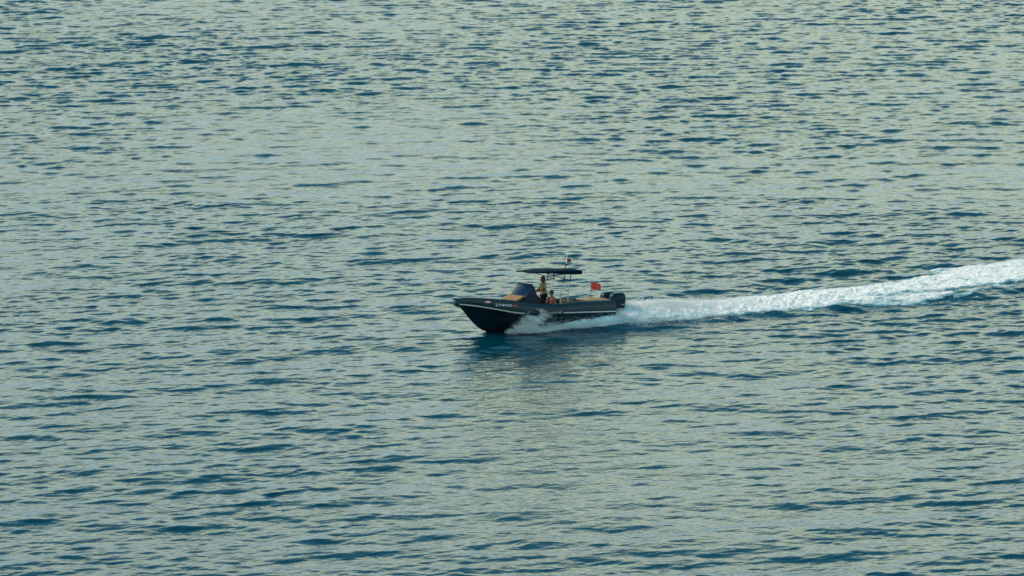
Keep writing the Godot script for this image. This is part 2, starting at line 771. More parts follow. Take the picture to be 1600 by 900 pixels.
# ---------------------------------------------------------------- the boat
const ST := [0.0, 1.0, 2.0, 3.0, 4.0, 5.0, 5.7, 6.3, 6.8, 7.15, 7.42]
const GUN_Z := [1.18, 1.22, 1.24, 1.24, 1.22, 1.13, 0.97, 0.75, 0.50, 0.29, 0.11]
const GUN_Y := [0.95, 0.95, 0.94, 0.87, 0.90, 1.01, 1.10, 1.15, 1.17, 1.16, 1.12]
const RAIL_Z := [1.24, 1.28, 1.30, 1.30, 1.27, 1.15, 0.97, 0.74, 0.48, 0.27, 0.09]
const RAIL_Y := [0.46, 0.46, 0.46, 0.46, 0.47, 0.53, 0.65, 0.76, 0.84, 0.88, 0.90]
const CHINE_Z := [1.10, 1.12, 1.12, 1.09, 1.00, 0.78, 0.55, 0.33, 0.17, 0.08, 0.03]
const CHINE_Y := [-0.12, -0.12, -0.10, -0.06, 0.00, 0.12, 0.24, 0.36, 0.50, 0.70, 0.86]
const KEEL_Y := [-0.45, -0.47, -0.48, -0.49, -0.50, -0.48, -0.41, -0.20, 0.22, 0.62, 0.84]
const SOLE := 0.32


func along(ys: Array, x: float) -> float:
	var n := ST.size()
	var i := 0
	while i < n - 2 and x > ST[i + 1]:
		i += 1
	var h: float = ST[i + 1] - ST[i]
	var t: float = clampf((x - ST[i]) / h, 0.0, 1.0)
	var m0: float = (ys[i + 1] - ys[maxi(i - 1, 0)]) / (ST[i + 1] - ST[maxi(i - 1, 0)])
	var m1: float = (ys[mini(i + 2, n - 1)] - ys[i]) / (ST[mini(i + 2, n - 1)] - ST[i])
	var t2 := t * t
	var t3 := t2 * t
	return (2 * t3 - 3 * t2 + 1) * ys[i] + (t3 - 2 * t2 + t) * h * m0 + (-2 * t3 + 3 * t2) * ys[i + 1] + (t3 - t2) * h * m1


func side_point(x: float, y: float, sgn: float, off := 0.0) -> Vector3:
	var ry := along(RAIL_Y, x)
	var z: float
	if y >= ry:
		var q := clampf((y - ry) / (along(GUN_Y, x) - ry), 0.0, 1.0)
		z = lerpf(along(RAIL_Z, x), along(GUN_Z, x), q) + 0.035 * sin(q * PI)
	else:
		var q := clampf((ry - y) / (ry - along(CHINE_Y, x)), 0.0, 1.0)
		z = lerpf(along(RAIL_Z, x), along(CHINE_Z, x), q) - 0.05 * sin(q * PI)
	return Vector3(x, y, sgn * (z + off))


func stations(from := 0.0, to := 7.42, n := 46) -> Array:
	var xs := []
	for i in n + 1:
		xs.append(lerpf(from, to, float(i) / n))
	return xs


func prism(profile: Array, z0: float, z1: float, bevel := 0.02) -> ArrayMesh:
	# an outline in x and y drawn out across the boat, its two ends chamfered
	var c := Vector2.ZERO
	for p in profile:
		c += p
	c /= profile.size()
	var rows := []
	for e in [[z0, bevel], [z0 + bevel, 0.0], [z1 - bevel, 0.0], [z1, bevel]]:
		var ring := []
		for p in profile:
			var q: Vector2 = p + (c - p).normalized() * e[1]
			ring.append(Vector3(q.x, q.y, e[0]))
		rows.append(ring)
	return loft(rows, true, true, false)


func side_patch(x0: float, x1: float, y0: float, y1: float, sgn: float, off := 0.006, n := 6, oval := false) -> ArrayMesh:
	var rows := []
	for i in n + 1:
		var q := float(i) / n
		var x := lerpf(x0, x1, q)
		var mid := (y0 + y1) / 2
		var half := (y1 - y0) / 2
		if oval:
			half *= sqrt(maxf(0.02, 1.0 - pow(2.0 * q - 1.0, 2.0)))
		rows.append([side_point(x, mid - half, sgn, off), side_point(x, mid, sgn, off), side_point(x, mid + half, sgn, off), side_point(x, mid + half, sgn, off - 0.012), side_point(x, mid - half, sgn, off - 0.012)])
	return loft(rows, true, true, false)


func build_boat() -> void:
	var boat := Node3D.new()
	boat.name = "motor_boat"
	boat.transform = boat_xf
	add_child(boat)
	tag(boat, "dark navy open motor boat with canopy and two outboards speeding over the sea", "boat")
	# hull below the rail
	var rows := []
	for x in stations():
		var ring := []
		var ry := along(RAIL_Y, x)
		var cy := along(CHINE_Y, x)
		var ky := along(KEEL_Y, x)
		var cz := along(CHINE_Z, x)
		for k in 7:
			ring.append(side_point(x, lerpf(ry, cy, k / 6.0), -1.0))
		for k in range(1, 4):
			ring.append(Vector3(x, lerpf(cy, ky, k / 4.0), -lerpf(cz, 0.0, k / 4.0)))
		ring.append(Vector3(x, ky, 0))
		for k in range(3, 0, -1):
			ring.append(Vector3(x, lerpf(cy, ky, k / 4.0), lerpf(cz, 0.0, k / 4.0)))
		for k in range(6, -1, -1):
			ring.append(side_point(x, lerpf(ry, cy, k / 6.0), 1.0))
		rows.append(ring)
	part("hull", loft(rows), M.hull, boat)
	# transom
	var tr := []
	for q in [0.0, 0.35, 0.7, 1.0]:
		var line := []
		for k in 9:
			var z := lerpf(-1.0, 1.0, k / 8.0)
			var low := lerpf(-0.45, -0.12, absf(z))
			var wide := lerpf(1.10, 1.19, q)
			line.append(Vector3(-0.012 - 0.05 * q, lerpf(low, 0.80, q), z * wide))
		tr.append(line)
	part("transom", loft(tr), M.hull, boat)
	# bulwark above the rail, with its rounded cap and inner face
	for sgn in [-1.0, 1.0]:
		rows = []
		var cap := []
		for x in stations():
			var ring := []
			var ry := along(RAIL_Y, x)
			var gy := along(GUN_Y, x)
			for k in 7:
				ring.append(side_point(x, lerpf(ry, gy, k / 6.0), sgn, 0.002))
			rows.append(ring)
			var g := side_point(x, gy, sgn)
			var inn := minf(0.17, absf(g.z) * 0.9)
			cap.append([g + Vector3(0, -0.03, sgn * 0.012), g + Vector3(0, 0.012, sgn * 0.004), g + Vector3(0, 0.026, -sgn * 0.03), g + Vector3(0, 0.022, -sgn * inn * 0.8), g + Vector3(0, -0.01, -sgn * inn)])
		part("bulwark", loft(rows), M.bulwark, boat)
		part("gunwale", loft(cap), M.bulwark, boat)
		var liner := []
		for x in stations(0.0, 4.8, 24):
			var g := side_point(x, along(GUN_Y, x), sgn)
			liner.append([Vector3(x, g.y - 0.012, g.z - sgn * 0.165), Vector3(x, g.y - 0.2, g.z - sgn * 0.19), Vector3(x, SOLE, g.z - sgn * 0.20)])
		part("inner_liner", loft(liner), M.deck, boat)
		var rail := []
		for x in stations(4.70, 7.40, 36):
			rail.append(side_point(x, along(RAIL_Y, x), sgn, 0.012))
		var rl := part("rub_rail", tube(rail, 0.028, 0.032, 8), M.cream, boat)
		rl.set_meta("label", "cream rubbing strip along the bow")
		part("side_stripe", side_patch(0.03, 2.75, 0.480, 0.522, sgn, 0.008, 24), M.white, boat)
		var strake := []
		for x in stations(0.3, 4.4, 24):
			strake.append(side_point(x, 0.27, sgn, 0.012))
		part("spray_strake", tube(strake, 0.018, 0.018, 6), M.bulwark, boat)
		# maker's lettering at the head of the stripe, too blurred to read
		for k in 6:
			var x0: float = 3.33 - k * 0.085
			part("letter", side_patch(x0 - (0.065 if k % 2 == 0 else 0.05), x0, 0.475, 0.555 if k < 4 else 0.57, sgn, 0.007, 2), M.grey_mark, boat)
		# registration on the bow: a pale row of characters, then two red ones
		for k in 9:
			var x0: float = 5.98 - k * 0.078 - (0.04 if k > 0 else 0.0)
			var yy := 0.895 - (5.98 - x0) * 0.05
			var tall := 0.135 if k == 0 else 0.10
			part("letter", side_patch(x0 - 0.020, x0, yy - tall / 2, yy + tall / 2, sgn, 0.006, 1), M.white, boat)
			part("letter", side_patch(x0 - 0.058, x0 - 0.021, yy + tall * (0.1 if k % 3 else -0.5), yy + tall * (0.5 if k % 2 else -0.05), sgn, 0.006, 1), M.white, boat)
		for k in 2:
			var x0: float = 5.20 - k * 0.10
			var lt := part("letter", side_patch(x0 - 0.075, x0, 0.785, 0.90, sgn, 0.006, 2), M.coral, boat)
			lt.set_meta("label", "red character at the end of the registration")
		var st := part("sticker", side_patch(6.16, 6.46, 0.96, 1.08, sgn, 0.005, 12, true), M.red, boat)
		st.set_meta("label", "red oval sticker with a pale middle")
		part("sticker_face", side_patch(6.20, 6.42, 0.985, 1.06, sgn, 0.010, 12, true), M.white, st)
	# nose of the bow with its roller
	part("bow_nose", loft([rounded_ring(7.42, 0, 0.07, 0.12, 0.80, 0.05), rounded_ring(7.46, 0, 0.11, 0.15, 0.88, 0.07), rounded_ring(7.46, 0, 0.12, 0.16, 1.02, 0.08), rounded_ring(7.42, 0, 0.11, 0.14, 1.12, 0.07), rounded_ring(7.39, 0, 0.08, 0.10, 1.15, 0.05)], true, true), M.bulwark, boat)
	var roller := part("anchor_roller", pad(Vector3(7.46, 1.175, 0), Vector3(0.30, 0.05, 0.16), 0.03, 0.012), M.steel, boat)
	part("roller_wheel", tube([Vector3(7.58, 1.15, -0.06), Vector3(7.58, 1.15, 0.06)], 0.05, 0.05, 12), M.black, roller)
	var hook := part("bow_eye", tube([Vector3(7.34, 0.74, 0), Vector3(7.44, 0.76, 0), Vector3(7.46, 0.82, 0), Vector3(7.40, 0.86, 0)], 0.014), M.steel, boat)
	hook.name = "bow_eye"
	for sgn in [-1.0, 1.0]:
		for x in [6.5, 0.35]:
			var g := side_point(x, along(GUN_Y, x), sgn)
			part("cleat", tube([g + Vector3(-0.10, 0.075, -sgn * 0.07), g + Vector3(-0.04, 0.055, -sgn * 0.07), g + Vector3(0.04, 0.055, -sgn * 0.07), g + Vector3(0.10, 0.075, -sgn * 0.07)], 0.013), M.steel, boat)
	# decks
	rows = []
	for x in stations(4.70, 7.40, 24):
		var line := []
		var g := along(GUN_Y, x)
		var wz := along(GUN_Z, x) - minf(0.15, along(GUN_Z, x) * 0.6)
		for k in 9:
			var q := lerpf(-1.0, 1.0, k / 8.0)
			line.append(Vector3(x, g - 0.015 + 0.05 * (1 - q * q), q * wz))
		rows.append(line)
	part("foredeck", loft(rows), M.bulwark, boat)
	rows = []
	for x in stations(0.0, 4.8, 12):
		rows.append([Vector3(x, SOLE, -along(GUN_Z, x) + 0.19), Vector3(x, SOLE, 0), Vector3(x, SOLE, along(GUN_Z, x) - 0.19)])
	part("cockpit_floor", loft(rows), M.deck, boat)
	part("deck_bulkhead", prism([Vector2(4.68, SOLE), Vector2(4.74, SOLE), Vector2(4.74, 0.93), Vector2(4.68, 0.93)], -1.0, 1.0, 0.01), M.navy, boat)
	# console, screen and sun pad
	var console := part("console", prism([Vector2(4.60, SOLE + 0.004), Vector2(4.60, 0.94), Vector2(4.36, 1.17), Vector2(4.08, 1.30), Vector2(3.72, 1.24), Vector2(3.58, 1.10), Vector2(3.62, SOLE + 0.004)], -0.74, 0.74, 0.04), M.navy, boat)
	part("sun_pad", prism([Vector2(4.80, 0.99), Vector2(4.86, 1.05), Vector2(4.46, 1.245), Vector2(4.38, 1.20), Vector2(4.60, 1.04)], -0.66, 0.66, 0.03), M.tan, boat)
	for k in 3:
		var z := -0.33 + 0.33 * k
		part("pad_seam", tube([Vector3(4.86, 1.053, z), Vector3(4.46, 1.249, z)], 0.009, 0.009, 6), M.tan_pale, boat)
	var glass := []
	var base_line := []
	var top_line := []
	for k in 9:
		var q := lerpf(-1.0, 1.0, k / 8.0)
		base_line.append(Vector3(4.42 - 0.06 * q * q, 1.175, q * 0.72))
		top_line.append(Vector3(4.05 - 0.05 * q * q, 1.76 - 0.02 * q * q, q * 0.64))
	var inner_base := []
	var inner_top := []
	for k in 9:
		inner_base.append(base_line[k] + Vector3(-0.014, 0, 0))
		inner_top.append(top_line[k] + Vector3(-0.014, 0, 0))
	glass = [base_line, top_line, inner_top, inner_base]
	var ws := part("windscreen", loft(glass), M.tinted_glass, boat)
	ws.set_meta("label", "dark blue tinted windscreen")
	part("screen_frame", tube(top_line, 0.016, 0.016, 8), M.navy, ws)
	for sgn in [-1.0, 1.0]:
		part("side_glass", loft([[Vector3(4.35, 1.19, sgn * 0.725), Vector3(4.00, 1.74, sgn * 0.645)], [Vector3(3.78, 1.24, sgn * 0.725), Vector3(3.90, 1.62, sgn * 0.66)]], false, false, false), M.tinted_glass, ws)
	var wheel := []
	for k in 17:
		var a := TAU * k / 16
		wheel.append(Vector3(3.54 - 0.06 * sin(a), 1.30 + 0.17 * sin(a), 0.02 + 0.18 * cos(a)))
	var sw := part("steering_wheel", tube(wheel, 0.014, 0.014, 8), M.black, console)
	for k in 3:
		var a := TAU * k / 3 + PI / 2
		part("spoke", tube([Vector3(3.57, 1.29, 0.02), Vector3(3.54 - 0.06 * sin(a), 1.30 + 0.17 * sin(a), 0.02 + 0.18 * cos(a))], 0.009), M.steel, console)
	part("throttle_lever", tube([Vector3(3.68, 1.2, 0.42), Vector3(3.64, 1.36, 0.42)], 0.014, 0.02), M.black, console)
	# the canopy and its frames
	rows = []
	for i in 15:
		var q := i / 14.0
		var x := lerpf(1.62, 4.16, q)
		var wide := 0.95 * (1.0 - 0.14 * pow(q, 3.0)) * (1.0 - 0.35 * pow(maxf(0.0, q - 0.93) / 0.07, 2.0))
		var y := 2.335 - 0.06 * q * q
		var thick := lerpf(0.165, 0.04, smoothstep(0.15, 0.95, q))
		var ring := []
		for k in 7:
			var z := lerpf(-1.0, 1.0, k / 6.0)
			ring.append(Vector3(x, y + 0.04 * (1 - z * z), z * wide))
		ring.append(Vector3(x, y - thick * 0.5, wide + 0.012))
		for k in 7:
			var z := lerpf(1.0, -1.0, k / 6.0)
			ring.append(Vector3(x, y - thick + 0.03 * (1 - z * z), z * wide * 0.985))
		ring.append(Vector3(x, y - thick * 0.5, -wide - 0.012))
		rows.append(ring)
	var canopy := part("canopy", loft(rows, true, true), M.canopy, boat)
	canopy.set_meta("label", "dark navy fabric canopy on a tubular frame")
	for sgn in [-1.0, 1.0]:
		var fwd := [Vector3(2.36, 2.24, sgn * 0.72), Vector3(2.46, 1.85, sgn * 0.74)]
		var fwd_low := [Vector3(2.46, 1.85, sgn * 0.74), Vector3(2.62, 1.2, sgn * 0.78), Vector3(2.68, SOLE, sgn * 0.80)]
		var aft := [Vector3(2.06, 2.24, sgn * 0.72), Vector3(2.13, 1.85, sgn * 0.74)]
		var aft_low := [Vector3(2.13, 1.85, sgn * 0.74), Vector3(2.24, 1.2, sgn * 0.78), Vector3(2.28, SOLE, sgn * 0.80)]
		part("frame_post", tube(fwd, 0.022), M.dark_and_shaded_metal, boat)  # upper lengths of both posts: darkness under the canopy put into the colour
		part("frame_post", tube(aft, 0.022), M.dark_and_shaded_metal, boat)
		part("frame_post", tube(fwd_low, 0.02, 0.032), M.cream, boat)
		part("frame_post", tube(aft_low, 0.02, 0.026), M.cream, boat)
		part("frame_rung", tube([Vector3(2.60, 1.27, sgn * 0.775), Vector3(2.225, 1.27, sgn * 0.775)], 0.028), M.cream, boat)
		part("frame_rung", tube([Vector3(2.655, 0.86, sgn * 0.79), Vector3(2.265, 0.86, sgn * 0.79)], 0.028), M.cream, boat)
		part("frame_brace", tube([Vector3(3.30, 2.22, sgn * 0.68), Vector3(2.14, 1.90, sgn * 0.735)], 0.018), M.dark_and_shaded_metal, boat)
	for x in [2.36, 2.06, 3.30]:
		part("frame_crossbar", tube([Vector3(x, 2.235, -0.72), Vector3(x, 2.25, 0.0), Vector3(x, 2.235, 0.72)], 0.02), M.dark_and_shaded_metal, boat)
	# seats
	var seat := part("helm_seat", pad(Vector3(2.90, 0.41, -0.42), Vector3(0.46, 0.18, 0.52), 0.06, 0.02), M.navy, boat)
	part("cushion", pad(Vector3(2.90, 0.535, -0.42), Vector3(0.47, 0.08, 0.53), 0.06, 0.03), M.navy, seat)
	part("backrest", pad(Vector3(2.62, 0.80, -0.42), Vector3(0.09, 0.50, 0.50), 0.03, 0.03), M.navy, seat)
	var bench := part("stern_bench", pad(Vector3(0.55, 0.63, 0), Vector3(0.62, 0.60, 1.84), 0.05, 0.02), M.navy, boat)
	part("cushion", pad(Vector3(0.58, 0.935, 0), Vector3(0.62, 0.09, 1.82), 0.07, 0.04), M.tan_pale, bench)
	part("cushion", pad(Vector3(0.22, 0.96, 0), Vector3(0.13, 0.17, 1.82), 0.05, 0.04), M.tan, bench)
	var bol := []
	for x in stations(0.9, 4.4, 20):
		var g := side_point(x, along(GUN_Y, x), 1.0)
		bol.append(Vector3(x, g.y - 0.13, g.z - 0.21))
	var bl := part("side_bolster", tube(bol, 0.075, 0.075, 10), M.tan, boat)
	bl.set_meta("label", "tan padded bolster along the inside of the hull")
	# outboards
	for sgn in [-1.0, 1.0]:
		var motor := Node3D.new()
		motor.name = "outboard_motor"
		motor.position = Vector3(-0.10, -0.02, sgn * 0.40)
		motor.rotation_degrees.z = -3.0
		motor.scale = Vector3(1.06, 1.04, 1.14)
		boat.add_child(motor, true)
		var shape := [[0.22, -0.40, 0.17, 0.12, 0.10], [0.32, -0.41, 0.26, 0.17, 0.12], [0.52, -0.43, 0.31, 0.205, 0.14], [0.74, -0.45, 0.33, 0.215, 0.15], [0.94, -0.46, 0.355, 0.22, 0.16], [1.08, -0.465, 0.345, 0.21, 0.16], [1.16, -0.47, 0.31, 0.185, 0.15], [1.21, -0.48, 0.25, 0.14, 0.12], [1.225, -0.49, 0.16, 0.08, 0.07]]
		var rings := []
		for q in shape:
			rings.append(rounded_ring(q[1], 0, q[2], q[3], q[0], q[4], 6))
		part("cowl", loft(rings, true, true), M.cowl, motor)
		part("leg", loft([rounded_ring(-0.36, 0, 0.10, 0.04, -0.85, 0.03), rounded_ring(-0.38, 0, 0.15, 0.06, -0.5, 0.05), rounded_ring(-0.40, 0, 0.15, 0.08, 0.0, 0.06), rounded_ring(-0.40, 0, 0.16, 0.11, 0.37, 0.08)], true, true), M.cowl, motor)
		part("clamp_bracket", prism([Vector2(0.16, 0.2), Vector2(0.16, 0.74), Vector2(-0.16, 0.82), Vector2(-0.28, 0.6), Vector2(-0.28, 0.3)], -0.11, 0.11, 0.02), M.black, motor)
		for y in [0.60, 0.70]:
			var band := part("cowl_stripe", loft([rounded_ring(-0.60, 0, 0.157 + (0.02 if y > 0.65 else 0.0), 0.2 + (0.014 if y > 0.65 else 0.003), y, 0.12, 6), rounded_ring(-0.60, 0, 0.162 + (0.02 if y > 0.65 else 0.0), 0.204 + (0.014 if y > 0.65 else 0.003), y + 0.025, 0.12, 6)], true, false), M.steel, motor)
			band.name = "cowl_stripe"
	# mast with the anchor light on top of the canopy
	var mast := part("light_mast", tube([Vector3(1.97, 2.34, -0.05), Vector3(1.88, 2.95, -0.05)], 0.02, 0.014), M.white, boat)
	part("mast_foot", lathe([Vector2(0.005, 0), Vector2(0.06, 0), Vector2(0.05, 0.07), Vector2(0.025, 0.10), Vector2(0.005, 0.10)], Vector3(1.97, 2.36, -0.05), 14), M.coral, mast)
	part("mast_clamp", tube([Vector3(1.955, 2.50, -0.05), Vector3(1.935, 2.60, -0.05)], 0.042), M.black, mast)
	part("lamp_globe", lathe([Vector2(0.004, -0.06), Vector2(0.035, -0.05), Vector2(0.06, -0.02), Vector2(0.064, 0.01), Vector2(0.05, 0.045), Vector2(0.02, 0.062), Vector2(0.003, 0.064)], Vector3(1.876, 3.0, -0.05), 16), M.white, mast)


func cloth_mesh(w: float, h: float, taper: float, thick: float, seed_phase: float) -> ArrayMesh:
	var front := []
	var back := []
	for i in 19:
		var q := i / 18.0
		var a := []
		var b := []
		for k in 9:
			var p := k / 8.0
			var hh := h * (1.0 - taper * q)
			var z := 0.055 * q * sin(q * 7.5 + seed_phase + p * 1.2) + 0.02 * sin(p * 4.0 + q * 3.0) * q
			var y := -h * taper * 0.5 * q - p * hh - 0.05 * q * q + 0.015 * sin(q * 6.0 + seed_phase)
			a.append(Vector3(-q * w, y, z))
			b.append(Vector3(-q * w, y, z + thick))
		b.reverse()
		a.append_array(b)
		front.append(a)
	return loft(front, true, true)


func build_flags() -> void:
	var flag := Node3D.new()
	flag.name = "ensign_flag"
	flag.transform = boat_xf * Transform3D(Basis.IDENTITY, Vector3(0.42, 0.98, 0.30))
	add_child(flag)
	tag(flag, "red ensign with a gold emblem flying on a staff at the boat's stern", "flag")
	part("flagstaff", tube([Vector3(0.02, 0, 0), Vector3(0.0, 0.76, 0)], 0.013, 0.009), M.dark_and_shaded_metal, flag)
	var c := part("cloth", cloth_mesh(0.50, 0.35, 0.26, 0.004, 0.6), M.red, flag, Vector3(-0.01, 0.745, 0))
	var marks := [[0.24, 0.17, 0.045, 0.075], [0.17, 0.13, 0.05, 0.035], [0.31, 0.13, 0.05, 0.035], [0.24, 0.28, 0.02, 0.04], [0.21, 0.08, 0.018, 0.025], [0.27, 0.08, 0.018, 0.025]]
	var st := SurfaceTool.new()
	st.begin(Mesh.PRIMITIVE_TRIANGLES)
	for sd in [-1.0, 1.0]:
		for m in marks:
			for k in 8:
				for e in [0, 1, 2]:
					var a: float = TAU * (k + (e - 1 if e else 0)) / 8.0
					var px: float = m[0] + (cos(a) * m[2] if e else 0.0)
					var py: float = m[1] + (sin(a) * m[3] if e else 0.0) + 0.03
					var q: float = px / 0.5
					var z := 0.055 * q * sin(q * 7.5 + 0.6 + (py / 0.38) * 1.2) + 0.02 * sin((py / 0.38) * 4.0 + q * 3.0) * q
					st.add_vertex(Vector3(-px, -py - 0.05 * q * q, z + (0.012 if sd > 0 else -0.008)))
	st.generate_normals()
	var em := part("emblem", st.commit(), M.gold, c)
	em.set_meta("label", "gold emblem in the middle of the flag")
	var pen := Node3D.new()
	pen.name = "pennant"
	pen.transform = boat_xf * Transform3D(Basis.IDENTITY, Vector3(1.905, 2.86, -0.05))
	add_child(pen)
	tag(pen, "small dark red pennant with pale edges on the mast above the canopy", "flag")
	part("cloth", cloth_mesh(0.17, 0.19, 0.1, 0.004, 2.0), M.dark_red, pen, Vector3(-0.02, 0.0, 0))
	part("hem", tube([Vector3(-0.02, 0.004, 0.002), Vector3(-0.19, -0.02, 0.01)], 0.018), M.white, pen)
	part("hem", tube([Vector3(-0.02, -0.19, 0.002), Vector3(-0.19, -0.22, 0.01)], 0.018), M.white, pen)


# ---------------------------------------------------------------- people
func field_mesh(bones: Array, cell: float, k: float, v: PackedVector3Array, idx: PackedInt32Array) -> void:
	# bones: [from, to, radius there, radius here]; joined by a smooth minimum and meshed as surface nets
	var lo := Vector3.ONE * 1e9
	var hi := -lo
	for b in bones:
		for e in [0, 1]:
			var r: float = b[2 + e] + k + 3 * cell
			lo = lo.min(b[e] - Vector3.ONE * r)
			hi = hi.max(b[e] + Vector3.ONE * r)
	var nx := int((hi.x - lo.x) / cell) + 2
	var ny := int((hi.y - lo.y) / cell) + 2
	var nz := int((hi.z - lo.z) / cell) + 2
	var f := PackedFloat32Array()
	f.resize(nx * ny * nz)
	f.fill(1.0)
	for b in bones:
		var a: Vector3 = b[0]
		var d: Vector3 = b[1] - a
		var ra: float = b[2]
		var rb: float = b[3]
		var dd := maxf(d.length_squared(), 1e-9)
		var m := maxf(ra, rb) + k + 2.5 * cell
		var p0: Vector3 = (a.min(b[1]) - Vector3.ONE * m - lo) / cell
		var p1: Vector3 = (a.max(b[1]) + Vector3.ONE * m - lo) / cell
		for x in range(maxi(0, int(p0.x)), mini(nx, int(p1.x) + 2)):
			for y in range(maxi(0, int(p0.y)), mini(ny, int(p1.y) + 2)):
				var o := (x * ny + y) * nz
				for z in range(maxi(0, int(p0.z)), mini(nz, int(p1.z) + 2)):
					var q := lo + Vector3(x, y, z) * cell - a
					var t := clampf(q.dot(d) / dd, 0.0, 1.0)
					var dist := (q - d * t).length() - lerpf(ra, rb, t)
					var was := f[o + z]
					var h := maxf(k - absf(was - dist), 0.0) / k
					f[o + z] = minf(was, dist) - h * h * k * 0.25
	var at := {}
	var sx := ny * nz
	var sy := nz
	var corner := [0, 1, sy, sy + 1, sx, sx + 1, sx + sy, sx + sy + 1]
	var edges := [[0, 1], [2, 3], [4, 5], [6, 7], [0, 2], [1, 3], [4, 6], [5, 7], [0, 4], [1, 5], [2, 6], [3, 7]]
	for x in nx - 1:
		for y in ny - 1:
			for z in nz - 1:
				var o := (x * ny + y) * nz + z
				if f[o] > 0.5 and f[o + sx + sy + 1] > 0.5:
					continue
				var inside := 0
				for c in 8:
					if f[o + corner[c]] < 0.0:
						inside += 1
				if inside == 0 or inside == 8:
					continue
				var sum := Vector3.ZERO
				var cnt := 0
				for e in edges:
					var fa := f[o + corner[e[0]]]
					var fb := f[o + corner[e[1]]]
					if (fa < 0.0) != (fb < 0.0):
						var t := fa / (fa - fb)
						var ca := Vector3(e[0] >> 2, (e[0] >> 1) & 1, e[0] & 1)
						var cb := Vector3(e[1] >> 2, (e[1] >> 1) & 1, e[1] & 1)
						sum += ca.lerp(cb, t)
						cnt += 1
				at[o] = v.size()
				v.append(lo + (Vector3(x, y, z) + sum / cnt) * cell)
	for o in at:
		for ax in 3:
			var s: int = [sx, sy, 1][ax]
			var u: int = [sy, 1, sx][ax]
			var w: int = [1, sx, sy][ax]
			var in0 := f[o] < 0.0
			if in0 == (f[o + s] < 0.0):
				continue
			if not (at.has(o - u) and at.has(o - w) and at.has(o - u - w)):
				continue
			var q := [at[o], at[o - u], at[o - u - w], at[o - w]]
			if in0:
				q.reverse()
			idx.append_array([q[0], q[1], q[2], q[0], q[2], q[3]])


func limb_mesh(sets: Array) -> ArrayMesh:
	var v := PackedVector3Array()
	var idx := PackedInt32Array()
	for s in sets:
		field_mesh(s[0], s[1], s[2], v, idx)
	return mesh_of(v, idx)


func head_bones(c: Vector3, f: Vector3) -> Array:
	# c: middle of the skull, f: the way the face looks
	var r := f.cross(Vector3.UP).normalized()
	var u := Vector3.UP
	var b := [[c - f * 0.012 + u * 0.012, c - f * 0.03 + u * 0.01, 0.088, 0.085], [c + f * 0.02 - u * 0.02, c + f * 0.045 - u * 0.085, 0.072, 0.046], [c + f * 0.083 - u * 0.005, c + f * 0.108 - u * 0.04, 0.011, 0.015], [c + f * 0.055 - u * 0.098, c + f * 0.062 - u * 0.102, 0.024, 0.022]]
	for s in [-1.0, 1.0]:
		b.append([c + r * 0.086 * s - u * 0.005, c + r * 0.09 * s - u * 0.045, 0.015, 0.011])
		b.append([c + f * 0.074 + r * 0.03 * s + u * 0.014, c + f * 0.064 + r * 0.052 * s + u * 0.012, 0.014, 0.012])
		b.append([c + f * 0.045 + r * 0.045 * s - u * 0.035, c + f * 0.05 + r * 0.035 * s - u * 0.05, 0.028, 0.026])
	return b


func hand_bones(wrist: Vector3, d: Vector3, curl: Vector3, thumb: Vector3) -> Array:
	# d: the way the hand points, curl: the way the fingers close, thumb: the side the thumb leaves from
	var palm := wrist + d * 0.085
	var b := [[wrist, palm - thumb * 0.005, 0.026, 0.022], [wrist + thumb * 0.012 + d * 0.03, palm + thumb * 0.022, 0.019, 0.014], [wrist - thumb * 0.012 + d * 0.03, palm - thumb * 0.03, 0.018, 0.013]]
	var lens := [0.072, 0.080, 0.074, 0.058]
	for k in 4:
		var root: Vector3 = palm + thumb * (0.030 - 0.020 * k)
		var l: float = lens[k]
		var a: Vector3 = root + (d * 0.75 + curl * 0.6).normalized() * l * 0.45
		var c: Vector3 = a + (d * 0.1 + curl).normalized() * l * 0.32
		var e: Vector3 = c + (curl * 0.7 - d * 0.6).normalized() * l * 0.25
		b.append([root, a, 0.010, 0.0095])
		b.append([a, c, 0.0092, 0.0085])
		b.append([c, e, 0.0085, 0.0075])
	var t0 := wrist + d * 0.03 + thumb * 0.022
	var t1 := t0 + (thumb * 0.8 + d * 0.7).normalized() * 0.042
	var t2 := t1 + (d * 0.6 + curl * 0.8).normalized() * 0.032
	b.append([t0, t1, 0.013, 0.0115])
	b.append([t1, t2, 0.011, 0.009])
	return b


func face(parent: Node, c: Vector3, f: Vector3) -> void:
	var r := f.cross(Vector3.UP).normalized()
	var ball := SphereMesh.new()
	ball.radius = 0.0105
	ball.height = 0.021
	ball.radial_segments = 10
	ball.rings = 6
	for s in [-1.0, 1.0]:
		var e := part("eye", ball, M.black, parent, c + f * 0.079 + r * 0.032 * s - Vector3.UP * 0.004)
		e.name = "eye"
	part("mouth", tube([c + f * 0.083 + r * 0.022 - Vector3.UP * 0.068, c + f * 0.092 - Vector3.UP * 0.067, c + f * 0.083 - r * 0.022 - Vector3.UP * 0.068], 0.006, 0.006, 6), M.lip, parent)


